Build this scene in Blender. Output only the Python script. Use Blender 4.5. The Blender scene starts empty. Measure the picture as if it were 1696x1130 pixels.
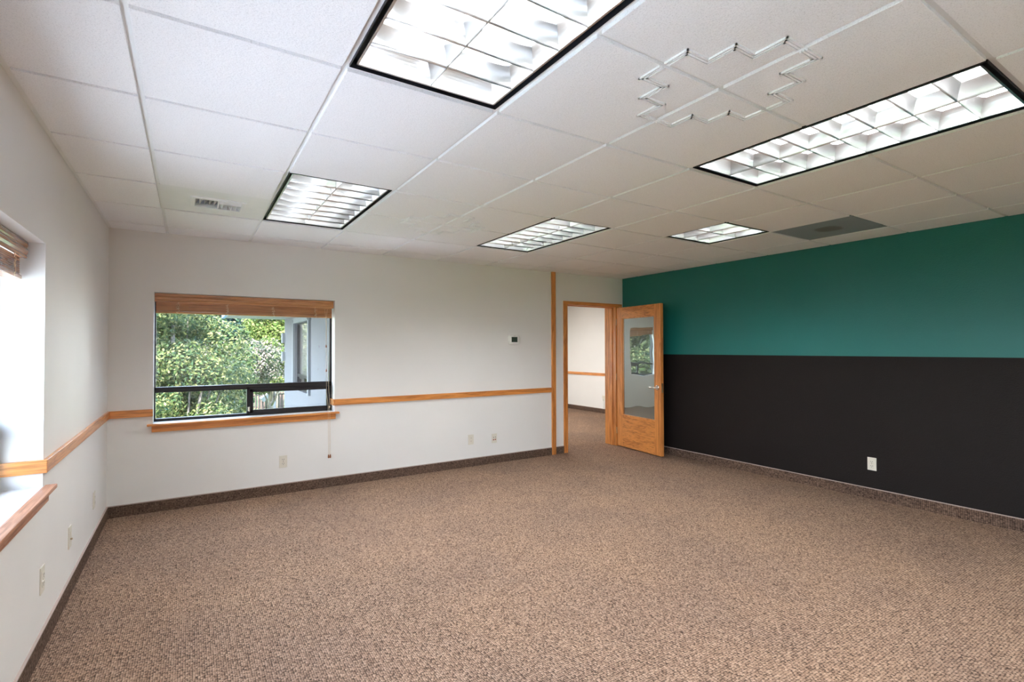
import bpy, bmesh, math, random
import numpy as np
from mathutils import Vector, Matrix

S = bpy.context.scene
C = S.collection
PI = math.pi

# ------------------------------------------------------------------ camera
FPX, CX, CAM = 834.95, 848.0, Vector((0.56873, -5.28670, 1.38411))
YAW, PITCH, ROLL = 0.568619, 0.0154997, -0.0024387
fw = Vector((math.sin(YAW)*math.cos(PITCH), math.cos(YAW)*math.cos(PITCH), math.sin(PITCH)))
r0 = fw.cross(Vector((0, 0, 1))).normalized()
u0 = r0.cross(fw)
rt = math.cos(ROLL)*r0 + math.sin(ROLL)*u0
up = -math.sin(ROLL)*r0 + math.cos(ROLL)*u0
cd = bpy.data.cameras.new('camera')
cam = bpy.data.objects.new('camera', cd)
C.objects.link(cam)
cd.sensor_width = 36.0
cd.lens = FPX/1696*36.0
cd.clip_start = 0.02
cd.clip_end = 500
cam.matrix_world = Matrix(((rt.x, up.x, -fw.x, CAM.x), (rt.y, up.y, -fw.y, CAM.y), (rt.z, up.z, -fw.z, CAM.z), (0, 0, 0, 1)))
S.camera = cam

# ------------------------------------------------------------------ world, sun, exposure
S.view_settings.view_transform = 'Standard'
S.view_settings.look = 'None'
S.view_settings.exposure = 1.06
S.view_settings.gamma = 1.0
S.view_settings.use_curve_mapping = False
S.cycles.max_bounces = 10
S.cycles.diffuse_bounces = 6
S.cycles.glossy_bounces = 5
S.cycles.transparent_max_bounces = 12
S.cycles.caustics_reflective = False
S.cycles.caustics_refractive = False
S.cycles.sample_clamp_indirect = 60.0
S.cycles.use_denoising = True

LAMP_L = 18.5        # radiance of the fluorescent fittings
SKY = 7.0
W = bpy.data.worlds.new('world')
S.world = W
W.use_nodes = True
nt = W.node_tree
for n in list(nt.nodes):
    nt.nodes.remove(n)
wo = nt.nodes.new('ShaderNodeOutputWorld')
wb = nt.nodes.new('ShaderNodeBackground')
tc = nt.nodes.new('ShaderNodeTexCoord')
sp = nt.nodes.new('ShaderNodeSeparateXYZ')
rp = nt.nodes.new('ShaderNodeValToRGB')
nt.links.new(tc.outputs['Generated'], sp.inputs[0])
nt.links.new(sp.outputs['Z'], rp.inputs[0])
nt.links.new(rp.outputs[0], wb.inputs[0])
nt.links.new(wb.outputs[0], wo.inputs[0])
rp.color_ramp.elements[0].position = 0.0
rp.color_ramp.elements[0].color = (0.86, 0.95, 1.0, 1)
rp.color_ramp.elements[1].position = 0.7
rp.color_ramp.elements[1].color = (0.38, 0.60, 0.95, 1)
wb.inputs[1].default_value = SKY

sd = bpy.data.lights.new('sun', 'SUN')
sd.energy = 23.0
sd.angle = math.radians(0.6)
sd.color = (1.0, 0.95, 0.86)
sun = bpy.data.objects.new('sun', sd)
C.objects.link(sun)
sun.rotation_euler = Vector((-0.38, -0.75, 0.95)).to_track_quat('Z', 'Y').to_euler()

# ------------------------------------------------------------------ room numbers (metres)
H = 2.396           # ceiling
XR = 5.851          # right wall
YF = -8.0           # wall behind the camera
T = 0.63258         # ceiling module
XL1, Y1 = 0.3992, 0.2878
EX = lambda c: XL1 + (c-1)*T          # column line
EY = lambda r: -(Y1 + (r-1)*T)        # row line
GZ = -2.9           # ground outside

# ------------------------------------------------------------------ materials
def newmat(name):
    m = bpy.data.materials.new(name)
    m.use_nodes = True
    t = m.node_tree
    b = t.nodes['Principled BSDF']
    return m, t, b

def N(t, typ, **kw):
    n = t.nodes.new(typ)
    for k, v in kw.items():
        setattr(n, k, v)
    return n

def coords(t, scale=(1, 1, 1), rot=(0, 0, 0)):
    a = N(t, 'ShaderNodeTexCoord')
    g = N(t, 'ShaderNodeNewGeometry')
    mp = N(t, 'ShaderNodeMapping')
    mp.inputs['Scale'].default_value = scale
    mp.inputs['Rotation'].default_value = rot
    t.links.new(g.outputs['Position'], mp.inputs['Vector'])
    return mp.outputs['Vector']

def objcoords(t, scale=(1, 1, 1)):
    a = N(t, 'ShaderNodeTexCoord')
    mp = N(t, 'ShaderNodeMapping')
    mp.inputs['Scale'].default_value = scale
    t.links.new(a.outputs['Object'], mp.inputs['Vector'])
    return mp.outputs['Vector']

def noise(t, vec, scale, detail=2.0, rough=0.5, dist=0.0):
    n = N(t, 'ShaderNodeTexNoise')
    n.inputs['Scale'].default_value = scale
    n.inputs['Detail'].default_value = detail
    n.inputs['Roughness'].default_value = rough
    n.inputs['Distortion'].default_value = dist
    t.links.new(vec, n.inputs['Vector'])
    return n

def ramp(t, fac, stops):
    r = N(t, 'ShaderNodeValToRGB')
    e = r.color_ramp.elements
    while len(e) < len(stops):
        e.new(0.5)
    for el, (p, c) in zip(e, stops):
        el.position = p
        el.color = (*c, 1) if len(c) == 3 else c
    t.links.new(fac, r.inputs[0])
    return r.outputs[0]

def bump(t, b, h, strength=0.3, dist=0.002):
    n = N(t, 'ShaderNodeBump')
    n.inputs['Strength'].default_value = strength
    n.inputs['Distance'].default_value = dist
    t.links.new(h, n.inputs['Height'])
    t.links.new(n.outputs[0], b.inputs['Normal'])

def simple(name, col, rough=0.5, metal=0.0, spec=0.5, var=0.0, vs=6.0):
    m, t, b = newmat(name)
    b.inputs['Roughness'].default_value = rough
    b.inputs['Metallic'].default_value = metal
    b.inputs['Specular IOR Level'].default_value = spec
    n = noise(t, coords(t), vs, 3)
    k = var or 0.03
    c = ramp(t, n.outputs[0], [(0.3, tuple(x*(1-k) for x in col)), (0.7, tuple(min(1, x*(1+k)) for x in col))])
    t.links.new(c, b.inputs['Base Color'])
    return m

def paint(name, col, rough=0.55, bs=170.0, bst=0.12, spec=0.4, bd=0.002):
    m, t, b = newmat(name)
    v = coords(t)
    n = noise(t, v, 1.1, 3)
    c = ramp(t, n.outputs[0], [(0.3, tuple(x*0.97 for x in col)), (0.7, tuple(min(1, x*1.02) for x in col))])
    t.links.new(c, b.inputs['Base Color'])
    b.inputs['Roughness'].default_value = rough
    b.inputs['Specular IOR Level'].default_value = spec
    h = noise(t, v, bs, 2, 0.5)
    bump(t, b, h.outputs[0], bst, bd)
    return m

def wood(name, axis, light=(0.80, 0.325, 0.085), dark=(0.54, 0.185, 0.042), rough=0.32):
    m, t, b = newmat(name)
    sc = [14.0, 14.0, 14.0]
    sc[axis] = 1.1
    v = coords(t, tuple(sc))
    n1 = noise(t, v, 1.0, 5, 0.6, 0.8)
    sc2 = [90.0, 90.0, 90.0]
    sc2[axis] = 2.5
    v2 = coords(t, tuple(sc2))
    n2 = noise(t, v2, 1.4, 3, 0.6, 0.2)
    wv = N(t, 'ShaderNodeMath', operation='MULTIPLY')
    wv.inputs[1].default_value = 7.0
    t.links.new(n1.outputs[0], wv.inputs[0])
    fr = N(t, 'ShaderNodeMath', operation='PINGPONG')
    fr.inputs[1].default_value = 1.0
    t.links.new(wv.outputs[0], fr.inputs[0])
    c1 = ramp(t, fr.outputs[0], [(0.0, dark), (0.35, tuple((a*0.35+b_*0.65) for a, b_ in zip(dark, light))), (1.0, light)])
    c2 = ramp(t, n2.outputs[0], [(0.34, (0.50, 0.42, 0.36)), (0.50, (1, 1, 1))])
    mx = N(t, 'ShaderNodeMix', data_type='RGBA', blend_type='MULTIPLY')
    mx.inputs[0].default_value = 0.75
    t.links.new(c1, mx.inputs[6])
    t.links.new(c2, mx.inputs[7])
    t.links.new(mx.outputs[2], b.inputs['Base Color'])
    b.inputs['Roughness'].default_value = rough
    b.inputs['Coat Weight'].default_value = 0.5
    b.inputs['Coat Roughness'].default_value = 0.2
    bump(t, b, n2.outputs[0], 0.12, 0.001)
    return m

def carpet(name, cols, scale=92.0, rnd=0.45, dark=0.5, bst=0.7):
    m, t, b = newmat(name)
    g = N(t, 'ShaderNodeNewGeometry')
    mp = N(t, 'ShaderNodeMapping')
    mp.inputs['Scale'].default_value = (1.0, 0.78, 0.9)
    t.links.new(g.outputs['Position'], mp.inputs['Vector'])
    v = mp.outputs[0]
    vo = N(t, 'ShaderNodeTexVoronoi')
    vo.inputs['Scale'].default_value = scale
    vo.inputs['Randomness'].default_value = rnd
    t.links.new(v, vo.inputs['Vector'])
    sepc = N(t, 'ShaderNodeSeparateColor')
    t.links.new(vo.outputs['Color'], sepc.inputs[0])
    c = ramp(t, sepc.outputs[0], [(0.0, cols[0]), (0.10, cols[1]), (0.6, cols[2]), (1.0, cols[3])])
    gap = ramp(t, vo.outputs['Distance'], [(0.40, (1, 1, 1)), (0.66, (dark, dark, dark))])
    mx = N(t, 'ShaderNodeMix', data_type='RGBA', blend_type='MULTIPLY')
    mx.inputs[0].default_value = 1.0
    t.links.new(c, mx.inputs[6])
    t.links.new(gap, mx.inputs[7])
    big = noise(t, coords(t), 1.3, 4, 0.6)
    wear = ramp(t, big.outputs[0], [(0.35, (0.88, 0.88, 0.90)), (0.65, (1.05, 1.03, 1.0))])
    m2 = N(t, 'ShaderNodeMix', data_type='RGBA', blend_type='MULTIPLY')
    m2.inputs[0].default_value = 1.0
    t.links.new(mx.outputs[2], m2.inputs[6])
    t.links.new(wear, m2.inputs[7])
    t.links.new(m2.outputs[2], b.inputs['Base Color'])
    b.inputs['Roughness'].default_value = 0.95
    b.inputs['Specular IOR Level'].default_value = 0.1
    inv = N(t, 'ShaderNodeMath', operation='SUBTRACT')
    inv.inputs[0].default_value = 1.0
    t.links.new(vo.outputs['Distance'], inv.inputs[1])
    bump(t, b, inv.outputs[0], bst, 0.005)
    return m

def tile_mat(name, col):
    m, t, b = newmat(name)
    v = coords(t)
    n = noise(t, v, 230, 3, 0.65)
    vo = noise(t, v, 95, 4, 0.7)
    c = ramp(t, n.outputs[0], [(0.30, tuple(x*0.80 for x in col)), (0.46, col), (0.8, tuple(min(1, x*1.04) for x in col))])
    t.links.new(c, b.inputs['Base Color'])
    b.inputs['Roughness'].default_value = 0.9
    b.inputs['Specular IOR Level'].default_value = 0.15
    bump(t, b, vo.outputs[0], 0.45, 0.004)
    return m

def glass(name, tint=(1, 1, 1), refl=1.0):
    m, t, b = newmat(name)
    t.nodes.remove(b)
    out = t.nodes['Material Output']
    tr = N(t, 'ShaderNodeBsdfTransparent')
    tr.inputs[0].default_value = (*tint, 1)
    gl = N(t, 'ShaderNodeBsdfGlossy')
    gl.inputs['Roughness'].default_value = 0.0
    fr = N(t, 'ShaderNodeFresnel')
    # same reflectance from both faces of the pane
    gg = N(t, 'ShaderNodeNewGeometry')
    io = N(t, 'ShaderNodeMapRange')
    io.inputs['To Min'].default_value = 1.5
    io.inputs['To Max'].default_value = 1/1.5
    t.links.new(gg.outputs['Backfacing'], io.inputs['Value'])
    t.links.new(io.outputs[0], fr.inputs[0])
    mul = N(t, 'ShaderNodeMath', operation='MULTIPLY')
    mul.inputs[1].default_value = refl
    t.links.new(fr.outputs[0], mul.inputs[0])
    mx = N(t, 'ShaderNodeMixShader')
    t.links.new(mul.outputs[0], mx.inputs[0])
    t.links.new(tr.outputs[0], mx.inputs[1])
    t.links.new(gl.outputs[0], mx.inputs[2])
    t.links.new(mx.outputs[0], out.inputs[0])
    return m

def emit(name, col, s):
    m, t, b = newmat(name)
    b.inputs['Base Color'].default_value = (0.9, 0.9, 0.9, 1)
    b.inputs['Emission Color'].default_value = (*col, 1)
    b.inputs['Emission Strength'].default_value = s
    return m

def leafmat(name, a, b_, c_, trans=0.35):
    m, t, b = newmat(name)
    out = t.nodes['Material Output']
    g = N(t, 'ShaderNodeNewGeometry')
    col = ramp(t, g.outputs['Random Per Island'], [(0.0, a), (0.5, b_), (1.0, c_)])
    t.links.new(col, b.inputs['Base Color'])
    b.inputs['Roughness'].default_value = 0.5
    b.inputs['Specular IOR Level'].default_value = 0.12
    tl = N(t, 'ShaderNodeBsdfTranslucent')
    t.links.new(col, tl.inputs[0])
    mx = N(t, 'ShaderNodeMixShader')
    mx.inputs[0].default_value = trans
    t.links.new(b.outputs[0], mx.inputs[1])
    t.links.new(tl.outputs[0], mx.inputs[2])
    t.links.new(mx.outputs[0], out.inputs[0])
    return m

M = {}
M['wall'] = paint('off_white_paint', (0.83, 0.815, 0.785), 0.5, 150, 0.10)
M['teal'] = paint('teal_paint', (0.011, 0.165, 0.150), 0.42, 110, 0.55, 0.5, 0.003)
M['black'] = paint('black_brown_paint', (0.010, 0.0068, 0.006), 0.6, 110, 0.8, 0.22, 0.003)
M['carpet'] = carpet('looped_carpet', [(0.15, 0.095, 0.066), (0.27, 0.172, 0.118), (0.34, 0.222, 0.155), (0.44, 0.30, 0.215)], 112.0, 0.42, 0.22)
M['basecarpet'] = carpet('carpet_base', [(0.09, 0.055, 0.04), (0.13, 0.082, 0.06), (0.17, 0.11, 0.08), (0.22, 0.145, 0.105)], 92.0, 0.25, 0.2)
M['binding'] = simple('carpet_binding', (0.42, 0.33, 0.29), 0.8)
M['tile'] = tile_mat('mineral_fibre_tile', (0.92, 0.925, 0.945))
M['grid'] = simple('white_enamel_grid', (0.82, 0.83, 0.83), 0.35)
M['whitemetal'] = simple('white_enamel', (0.84, 0.85, 0.86), 0.35)
M['darkgap'] = simple('black_regress', (0.008, 0.009, 0.014), 0.5)
M['oakx'] = wood('oak_grain_x', 0)
M['oaky'] = wood('oak_grain_y', 1)
M['oakz'] = wood('oak_grain_z', 2)
M['sillx'] = wood('sill_oak_x', 0, rough=0.4)
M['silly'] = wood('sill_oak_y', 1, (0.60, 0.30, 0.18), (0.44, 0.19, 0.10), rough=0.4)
for k_ in ('sillx', 'silly'): M[k_].node_tree.nodes['Principled BSDF'].inputs['Coat Weight'].default_value = 0.12
M['blind'] = wood('blind_wood', 0, (0.62, 0.29, 0.11), (0.44, 0.18, 0.06), 0.3)
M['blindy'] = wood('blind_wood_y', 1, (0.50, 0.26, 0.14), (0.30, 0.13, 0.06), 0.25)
M['bronze'] = simple('dark_bronze_aluminium', (0.018, 0.015, 0.017), 0.35, 0.3)
M['glass'] = glass('window_glass')
M['cord'] = simple('blind_cord', (0.80, 0.64, 0.44), 0.8)
M['knob'] = simple('cord_tassel_wood', (0.28, 0.10, 0.04), 0.4)
M['ivory'] = simple('ivory_plastic', (0.74, 0.70, 0.60), 0.4)
M['whiteplastic'] = simple('white_plastic', (0.80, 0.80, 0.76), 0.4)
M['slot'] = simple('dark_slot', (0.03, 0.025, 0.02), 0.6)
M['orangejack'] = simple('orange_jack', (0.42, 0.06, 0.02), 0.5)
M['screen'] = simple('lcd_screen', (0.045, 0.06, 0.045), 0.25)
M['chrome'] = simple('satin_chrome', (0.78, 0.76, 0.72), 0.18, 1.0)
M['brass'] = simple('satin_brass', (0.60, 0.50, 0.33), 0.3, 1.0)
M['louver'] = simple('parabolic_aluminium', (0.72, 0.72, 0.72), 0.28, 1.0)
M['tube'] = emit('fluorescent_tube', (1.0, 0.99, 0.96), 7.0)
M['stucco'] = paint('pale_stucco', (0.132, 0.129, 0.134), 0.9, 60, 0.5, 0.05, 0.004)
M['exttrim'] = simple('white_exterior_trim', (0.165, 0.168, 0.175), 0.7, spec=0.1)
M['bluegutter'] = simple('blue_gutter_end', (0.132, 0.231, 0.429), 0.4)
M['grass'] = simple('lawn', (0.066, 0.132, 0.017), 0.9, var=0.3, vs=30)
M['paving'] = simple('pale_bounce_paving', (0.47, 0.49, 0.51), 0.9, var=0.08, vs=3)
M['fencewood'] = simple('brown_fence_boards', (0.050, 0.031, 0.026), 0.8, var=0.25, vs=9)
M['darkmetal'] = simple('dark_railing', (0.012, 0.012, 0.013), 0.5)
M['bark'] = simple('bark', (0.116, 0.099, 0.083), 0.9, var=0.3, vs=25)
M['roof'] = simple('roofing', (0.25, 0.24, 0.23), 0.9)
M['stain'] = None

# grey return panel with a soot smudge
def return_mat(cx, cy):
    m, t, b = newmat('grey_panel_with_soot')
    g = N(t, 'ShaderNodeNewGeometry')
    mp = N(t, 'ShaderNodeMapping')
    mp.inputs['Location'].default_value = (-cx/0.17, -cy/0.15, 0)
    mp.inputs['Scale'].default_value = (1/0.17, 1/0.15, 0)
    t.links.new(g.outputs['Position'], mp.inputs[0])
    ln = N(t, 'ShaderNodeVectorMath', operation='LENGTH')
    t.links.new(mp.outputs[0], ln.inputs[0])
    nz = noise(t, coords(t), 9, 3)
    ad = N(t, 'ShaderNodeMath', operation='MULTIPLY_ADD')
    ad.inputs[1].default_value = 0.5
    t.links.new(nz.outputs[0], ad.inputs[0])
    t.links.new(ln.outputs['Value'], ad.inputs[2])
    c = ramp(t, ad.outputs[0], [(0.0, (0.17, 0.16, 0.145)), (0.78, (0.19, 0.18, 0.17)), (1.0, (0.33, 0.37, 0.40))])
    fine = noise(t, coords(t), 400, 1)
    c2 = ramp(t, fine.outputs[0], [(0.4, (0.85, 0.85, 0.85)), (0.6, (1, 1, 1))])
    mx = N(t, 'ShaderNodeMix', data_type='RGBA', blend_type='MULTIPLY')
    mx.inputs[0].default_value = 0.5
    t.links.new(c, mx.inputs[6])
    t.links.new(c2, mx.inputs[7])
    t.links.new(mx.outputs[2], b.inputs['Base Color'])
    b.inputs['Roughness'].default_value = 0.45
    return m

# coated, faintly wavy door glass: grey-green film that also mirrors the room
def doorglass():
    m, t, b = newmat('grey_film_door_glass')
    out = t.nodes['Material Output']
    b.inputs['Base Color'].default_value = (0.10, 0.13, 0.12, 1)
    b.inputs['Roughness'].default_value = 0.5
    gl = N(t, 'ShaderNodeBsdfGlossy')
    gl.inputs['Roughness'].default_value = 0.0
    gl.inputs['Color'].default_value = (0.9, 0.97, 0.95, 1)
    n = noise(t, coords(t), 2.3, 1)
    bp = N(t, 'ShaderNodeBump')
    bp.inputs['Strength'].default_value = 0.25
    bp.inputs['Distance'].default_value = 0.012
    t.links.new(n.outputs[0], bp.inputs['Height'])
    t.links.new(bp.outputs[0], gl.inputs['Normal'])
    mx = N(t, 'ShaderNodeMixShader')
    mx.inputs[0].default_value = 0.45
    t.links.new(b.outputs[0], mx.inputs[1])
    t.links.new(gl.outputs[0], mx.inputs[2])
    t.links.new(mx.outputs[0], out.inputs[0])
    return m
M['doorglass'] = doorglass()

# ------------------------------------------------------------------ mesh builder
class MB:
    def __init__(s):
        s.v = []; s.f = []; s.m = []; s.mats = []; s.sm = []
    def mi(s, m):
        if m not in s.mats:
            s.mats.append(m)
        return s.mats.index(m)
    def quad(s, pts, m, smooth=False):
        k = len(s.v)
        s.v += [tuple(p) for p in pts]
        s.f.append(tuple(range(k, k+len(pts))))
        s.m.append(s.mi(m)); s.sm.append(smooth)
    def box(s, a, b, m, bev=0.0):
        x0, y0, z0 = (min(p, q) for p, q in zip(a, b))
        x1, y1, z1 = (max(p, q) for p, q in zip(a, b))
        bev = min(bev, (x1-x0)*.45, (y1-y0)*.45, (z1-z0)*.45)
        i = s.mi(m)
        if bev <= 0:
            k = len(s.v)
            s.v += [(x0,y0,z0),(x1,y0,z0),(x1,y1,z0),(x0,y1,z0),(x0,y0,z1),(x1,y0,z1),(x1,y1,z1),(x0,y1,z1)]
            for f in ((0,3,2,1),(4,5,6,7),(0,1,5,4),(1,2,6,5),(2,3,7,6),(3,0,4,7)):
                s.f.append(tuple(k+q for q in f)); s.m.append(i); s.sm.append(False)
            return
        bm = bmesh.new()
        bmesh.ops.create_cube(bm, size=1.0)
        for v in bm.verts:
            v.co = Vector(((x0+x1)/2+v.co.x*(x1-x0), (y0+y1)/2+v.co.y*(y1-y0), (z0+z1)/2+v.co.z*(z1-z0)))
        bmesh.ops.bevel(bm, geom=bm.edges[:], offset=bev, segments=2, affect='EDGES', profile=0.6)
        s.addbm(bm, m)
    def addbm(s, bm, m, mat=None, smooth=False):
        k = len(s.v); i = s.mi(m)
        bm.verts.index_update()
        for v in bm.verts:
            s.v.append(tuple(mat @ v.co) if mat else tuple(v.co))
        for f in bm.faces:
            s.f.append(tuple(k+v.index for v in f.verts)); s.m.append(i); s.sm.append(smooth)
        bm.free()
    def prism(s, prof, a, b, axis, m, smooth=False):
        """closed profile (list of 2-D points) extruded along axis 0/1/2 between a and b"""
        def P(p, t):
            q = list(p); q.insert(axis, t); return tuple(q)
        n = len(prof); k = len(s.v); i = s.mi(m)
        s.v += [P(p, a) for p in prof] + [P(p, b) for p in prof]
        s.f.append(tuple(range(k+n-1, k-1, -1))); s.m.append(i); s.sm.append(False)
        s.f.append(tuple(range(k+n, k+2*n))); s.m.append(i); s.sm.append(False)
        for j in range(n):
            s.f.append((k+j, k+(j+1) % n, k+n+(j+1) % n, k+n+j)); s.m.append(i); s.sm.append(smooth)
    def tube(s, pts, r, m, seg=8, cap=True):
        pts = [Vector(p) for p in pts]
        rr = r if isinstance(r, (list, tuple)) else [r]*len(pts)
        i = s.mi(m); k = len(s.v); n = len(pts)
        prev = None
        for j, p in enumerate(pts):
            d = (pts[min(j+1, n-1)]-pts[max(j-1, 0)]).normalized()
            if prev is None:
                a = d.orthogonal().normalized()
            else:
                a = (prev - d*prev.dot(d))
                a = a.normalized() if a.length > 1e-6 else d.orthogonal().normalized()
            prev = a
            b = d.cross(a)
            for q in range(seg):
                th = 2*PI*q/seg
                s.v.append(tuple(p + (a*math.cos(th)+b*math.sin(th))*rr[j]))
        for j in range(n-1):
            for q in range(seg):
                s.f.append((k+j*seg+q, k+j*seg+(q+1) % seg, k+(j+1)*seg+(q+1) % seg, k+(j+1)*seg+q)); s.m.append(i); s.sm.append(True)
        if cap:
            s.f.append(tuple(k+q for q in reversed(range(seg)))); s.m.append(i); s.sm.append(False)
            s.f.append(tuple(k+(n-1)*seg+q for q in range(seg))); s.m.append(i); s.sm.append(False)
    def build(s, name, parent=None, loc=None):
        me = bpy.data.meshes.new(name)
        vs = s.v
        if loc is not None:
            vs = [(x-loc[0], y-loc[1], z-loc[2]) for x, y, z in vs]
        me.from_pydata(vs, [], s.f)
        for m in s.mats:
            me.materials.append(m)
        me.polygons.foreach_set('material_index', s.m)
        me.polygons.foreach_set('use_smooth', s.sm)
        bm = bmesh.new(); bm.from_mesh(me)
        bmesh.ops.recalc_face_normals(bm, faces=bm.faces)
        bm.to_mesh(me); bm.free()
        o = bpy.data.objects.new(name, me)
        C.objects.link(o)
        if parent is not None:
            o.parent = parent
            if loc is None:
                pl = parent.matrix_basis.translation.copy()
                q = parent.parent
                while q is not None:
                    pl += q.matrix_basis.translation
                    q = q.parent
                me.transform(Matrix.Translation(-pl))
        elif loc is not None:
            o.location = loc
        return o

def thing(name, label, cat, loc=(0, 0, 0), group=None, kind=None):
    o = bpy.data.objects.new(name, None)
    o.empty_display_size = 0.05
    C.objects.link(o)
    o.location = loc
    return tag(o, label, cat, group, kind)

def tag(o, label=None, cat=None, group=None, kind=None):
    if label: o['label'] = label
    if cat: o['category'] = cat
    if group: o['group'] = group
    if kind: o['kind'] = kind
    return o

def part(mb, name, parent, label=None):
    o = mb.build(name, parent)
    if label: o['label'] = label
    return o

def wall_with_holes(mb, axis, t0, t1, a0, a1, z0, z1, holes, m):
    """slab of thickness t0..t1 along `axis`, running a0..a1 along the other, with rectangular holes (a,b,za,zb)"""
    cuts = sorted({a0, a1, *[h[0] for h in holes], *[h[1] for h in holes]})
    for p, q in zip(cuts[:-1], cuts[1:]):
        mid = (p+q)/2
        hs = sorted([(h[2], h[3]) for h in holes if h[0] < mid < h[1]])
        z = z0
        spans = []
        for c, d in hs:
            if c > z: spans.append((z, c))
            z = d
        if z < z1: spans.append((z, z1))
        for c, d in spans:
            if axis == 1: mb.box((p, t0, c), (q, t1, d), m)
            else: mb.box((t0, p, c), (t1, q, d), m)

# ------------------------------------------------------------------ the room shell
ZT = 2.80           # top of walls (above the hung ceiling)
WT = 0.20
W1 = (0.307, 1.809, 0.752, 1.878)                 # window opening in the back wall
W2 = (-3.80, -2.146, 0.752, 1.880)                # opening in the left wall
W3 = (-7.75, -4.20, 0.752, 1.880)  # unseen opening, added to let more daylight into the room
DR = (4.822, 5.70, 0.0, 1.982)                    # doorway

mb = MB(); wall_with_holes(mb, 1, 0, WT, -0.2, XR+0.2, -0.2, ZT, [W1, (DR[0]-0.02, DR[1]+0.03, -0.21, DR[3]+0.02)], M['wall'])
wb_ = mb.build('wall_back'); tag(wb_, 'off-white back wall with the window, thermostat and doorway', 'wall', kind='structure')
mb = MB(); wall_with_holes(mb, 0, -WT, 0, YF-0.2, 0.0, -0.2, ZT, [W2, W3], M['wall'])
tag(mb.build('wall_left'), 'off-white left wall with the deep window recess', 'wall', kind='structure')
mb = MB()
mb.box((XR, YF-0.2, -0.2), (XR+0.15, 0.0, 1.307), M['black'])
mb.box((XR, YF-0.2, 1.307), (XR+0.15, 0.0, ZT), M['teal'])
tag(mb.build('wall_right'), 'accent wall painted teal above and brown-black below', 'wall', kind='structure')
mb = MB(); mb.box((0, YF-0.2, -0.2), (XR, YF, ZT), M['wall'])
tag(mb.build('wall_front'), 'off-white wall behind the viewpoint', 'wall', kind='structure')

# adjoining room (seen through the doorway and from outside as the projecting wing)
NX0, NX1, NY0, NY1 = 1.96, 8.032, WT, 4.25
WS = (2.07, 3.20, 0.758, 1.788)                     # window in the wing's side wall (y range)
WB = (2.22, 2.88, 0.752, 1.878)                   # window in the wing's far wall (x range)
mb = MB(); wall_with_holes(mb, 0, NX0+0.05, NX0+0.2, NY0, NY1-0.2, -0.2, ZT, [WS], M['wall'])
wall_with_holes(mb, 0, NX0, NX0+0.05, NY0, NY1-0.2, -0.2, ZT, [WS], M['stucco'])
tag(mb.build('wall_wing_side'), 'pale stucco side wall of the projecting wing seen through the back window', 'wall', kind='structure')
mb = MB(); wall_with_holes(mb, 1, NY1-0.2, NY1-0.05, NX0+0.2, NX1+0.15, -0.2, ZT, [WB], M['wall'])
wall_with_holes(mb, 1, NY1-0.05, NY1, NX0, NX1+0.15, -0.2, ZT, [WB], M['stucco'])
mb.box((NX0, NY1-0.2, -0.2), (NX0+0.2, NY1-0.05, ZT), M['stucco'])
tag(mb.build('wall_wing_far'), 'far wall of the adjoining room', 'wall', kind='structure')
mb = MB(); mb.box((NX1, NY0, -0.2), (NX1+0.15, NY1-0.2, ZT), M['wall'])
mb.box((XR+0.2, NY0-0.2, -0.2), (NX1+0.15, NY0, ZT), M['wall'])
tag(mb.build('wall_wing_right'), 'off-white wall of the adjoining room seen through the open door', 'wall', kind='structure')
# storey below
mb = MB()
mb.box((-0.2, YF-0.2, GZ), (XR+0.15, WT, -0.2), M['stucco'])
mb.box((NX0, WT, GZ), (NX1+0.15, NY1, -0.2), M['stucco'])
tag(mb.build('wall_lower_storey'), 'pale stucco storey under the rooms', 'wall', kind='structure')
# roof and eaves; the unseen roof slab is put in to block the sun
mb = MB()
mb.box((-0.2, YF-0.2, ZT), (XR+0.2, WT, ZT+0.15), M['roof'])
mb.box((NX0, WT, ZT), (NX1+0.2, NY1, ZT+0.15), M['roof'])
tag(mb.build('roof'), 'unseen flat roof added over the rooms to block the sun', 'roof', kind='structure')
e = thing('eave', 'white boxed eave running along the wing, under the window blind', 'eave', (1.5, 2.3, 1.905))
mb = MB(); mb.box((1.06, 0.21, 1.905), (1.955, 4.33, 2.07), M['exttrim'], 0.004)
part(mb, 'soffit', e)
mb = MB(); mb.box((1.01, 0.21, 1.897), (1.055, 4.35, 2.10), M['bluegutter'], 0.006)
part(mb, 'gutter', e, 'blue-grey gutter')
e = thing('eave', 'unseen white eave added over the left wall to block the sun', 'eave', (-0.5, -4, 2.15))  # out of view, put here to keep sun out of the left windows
mb = MB(); mb.box((-0.75, YF-0.2, 2.15), (-0.205, 0.2, 2.32), M['exttrim'], 0.004)
part(mb, 'soffit', e)

# floor
mb = MB()
mb.box((0, YF, -0.2), (XR, 0.0, 0.0), M['carpet'])
mb.box((DR[0]-0.02, 0.0, -0.2), (DR[1]+0.03, WT, 0.0), M['carpet'])
mb.box((NX0+0.2, WT, -0.2), (NX1, NY1-0.2, 0.0), M['carpet'])
tag(mb.build('floor'), 'brown looped carpet running through the doorway', 'floor', kind='structure')

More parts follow.
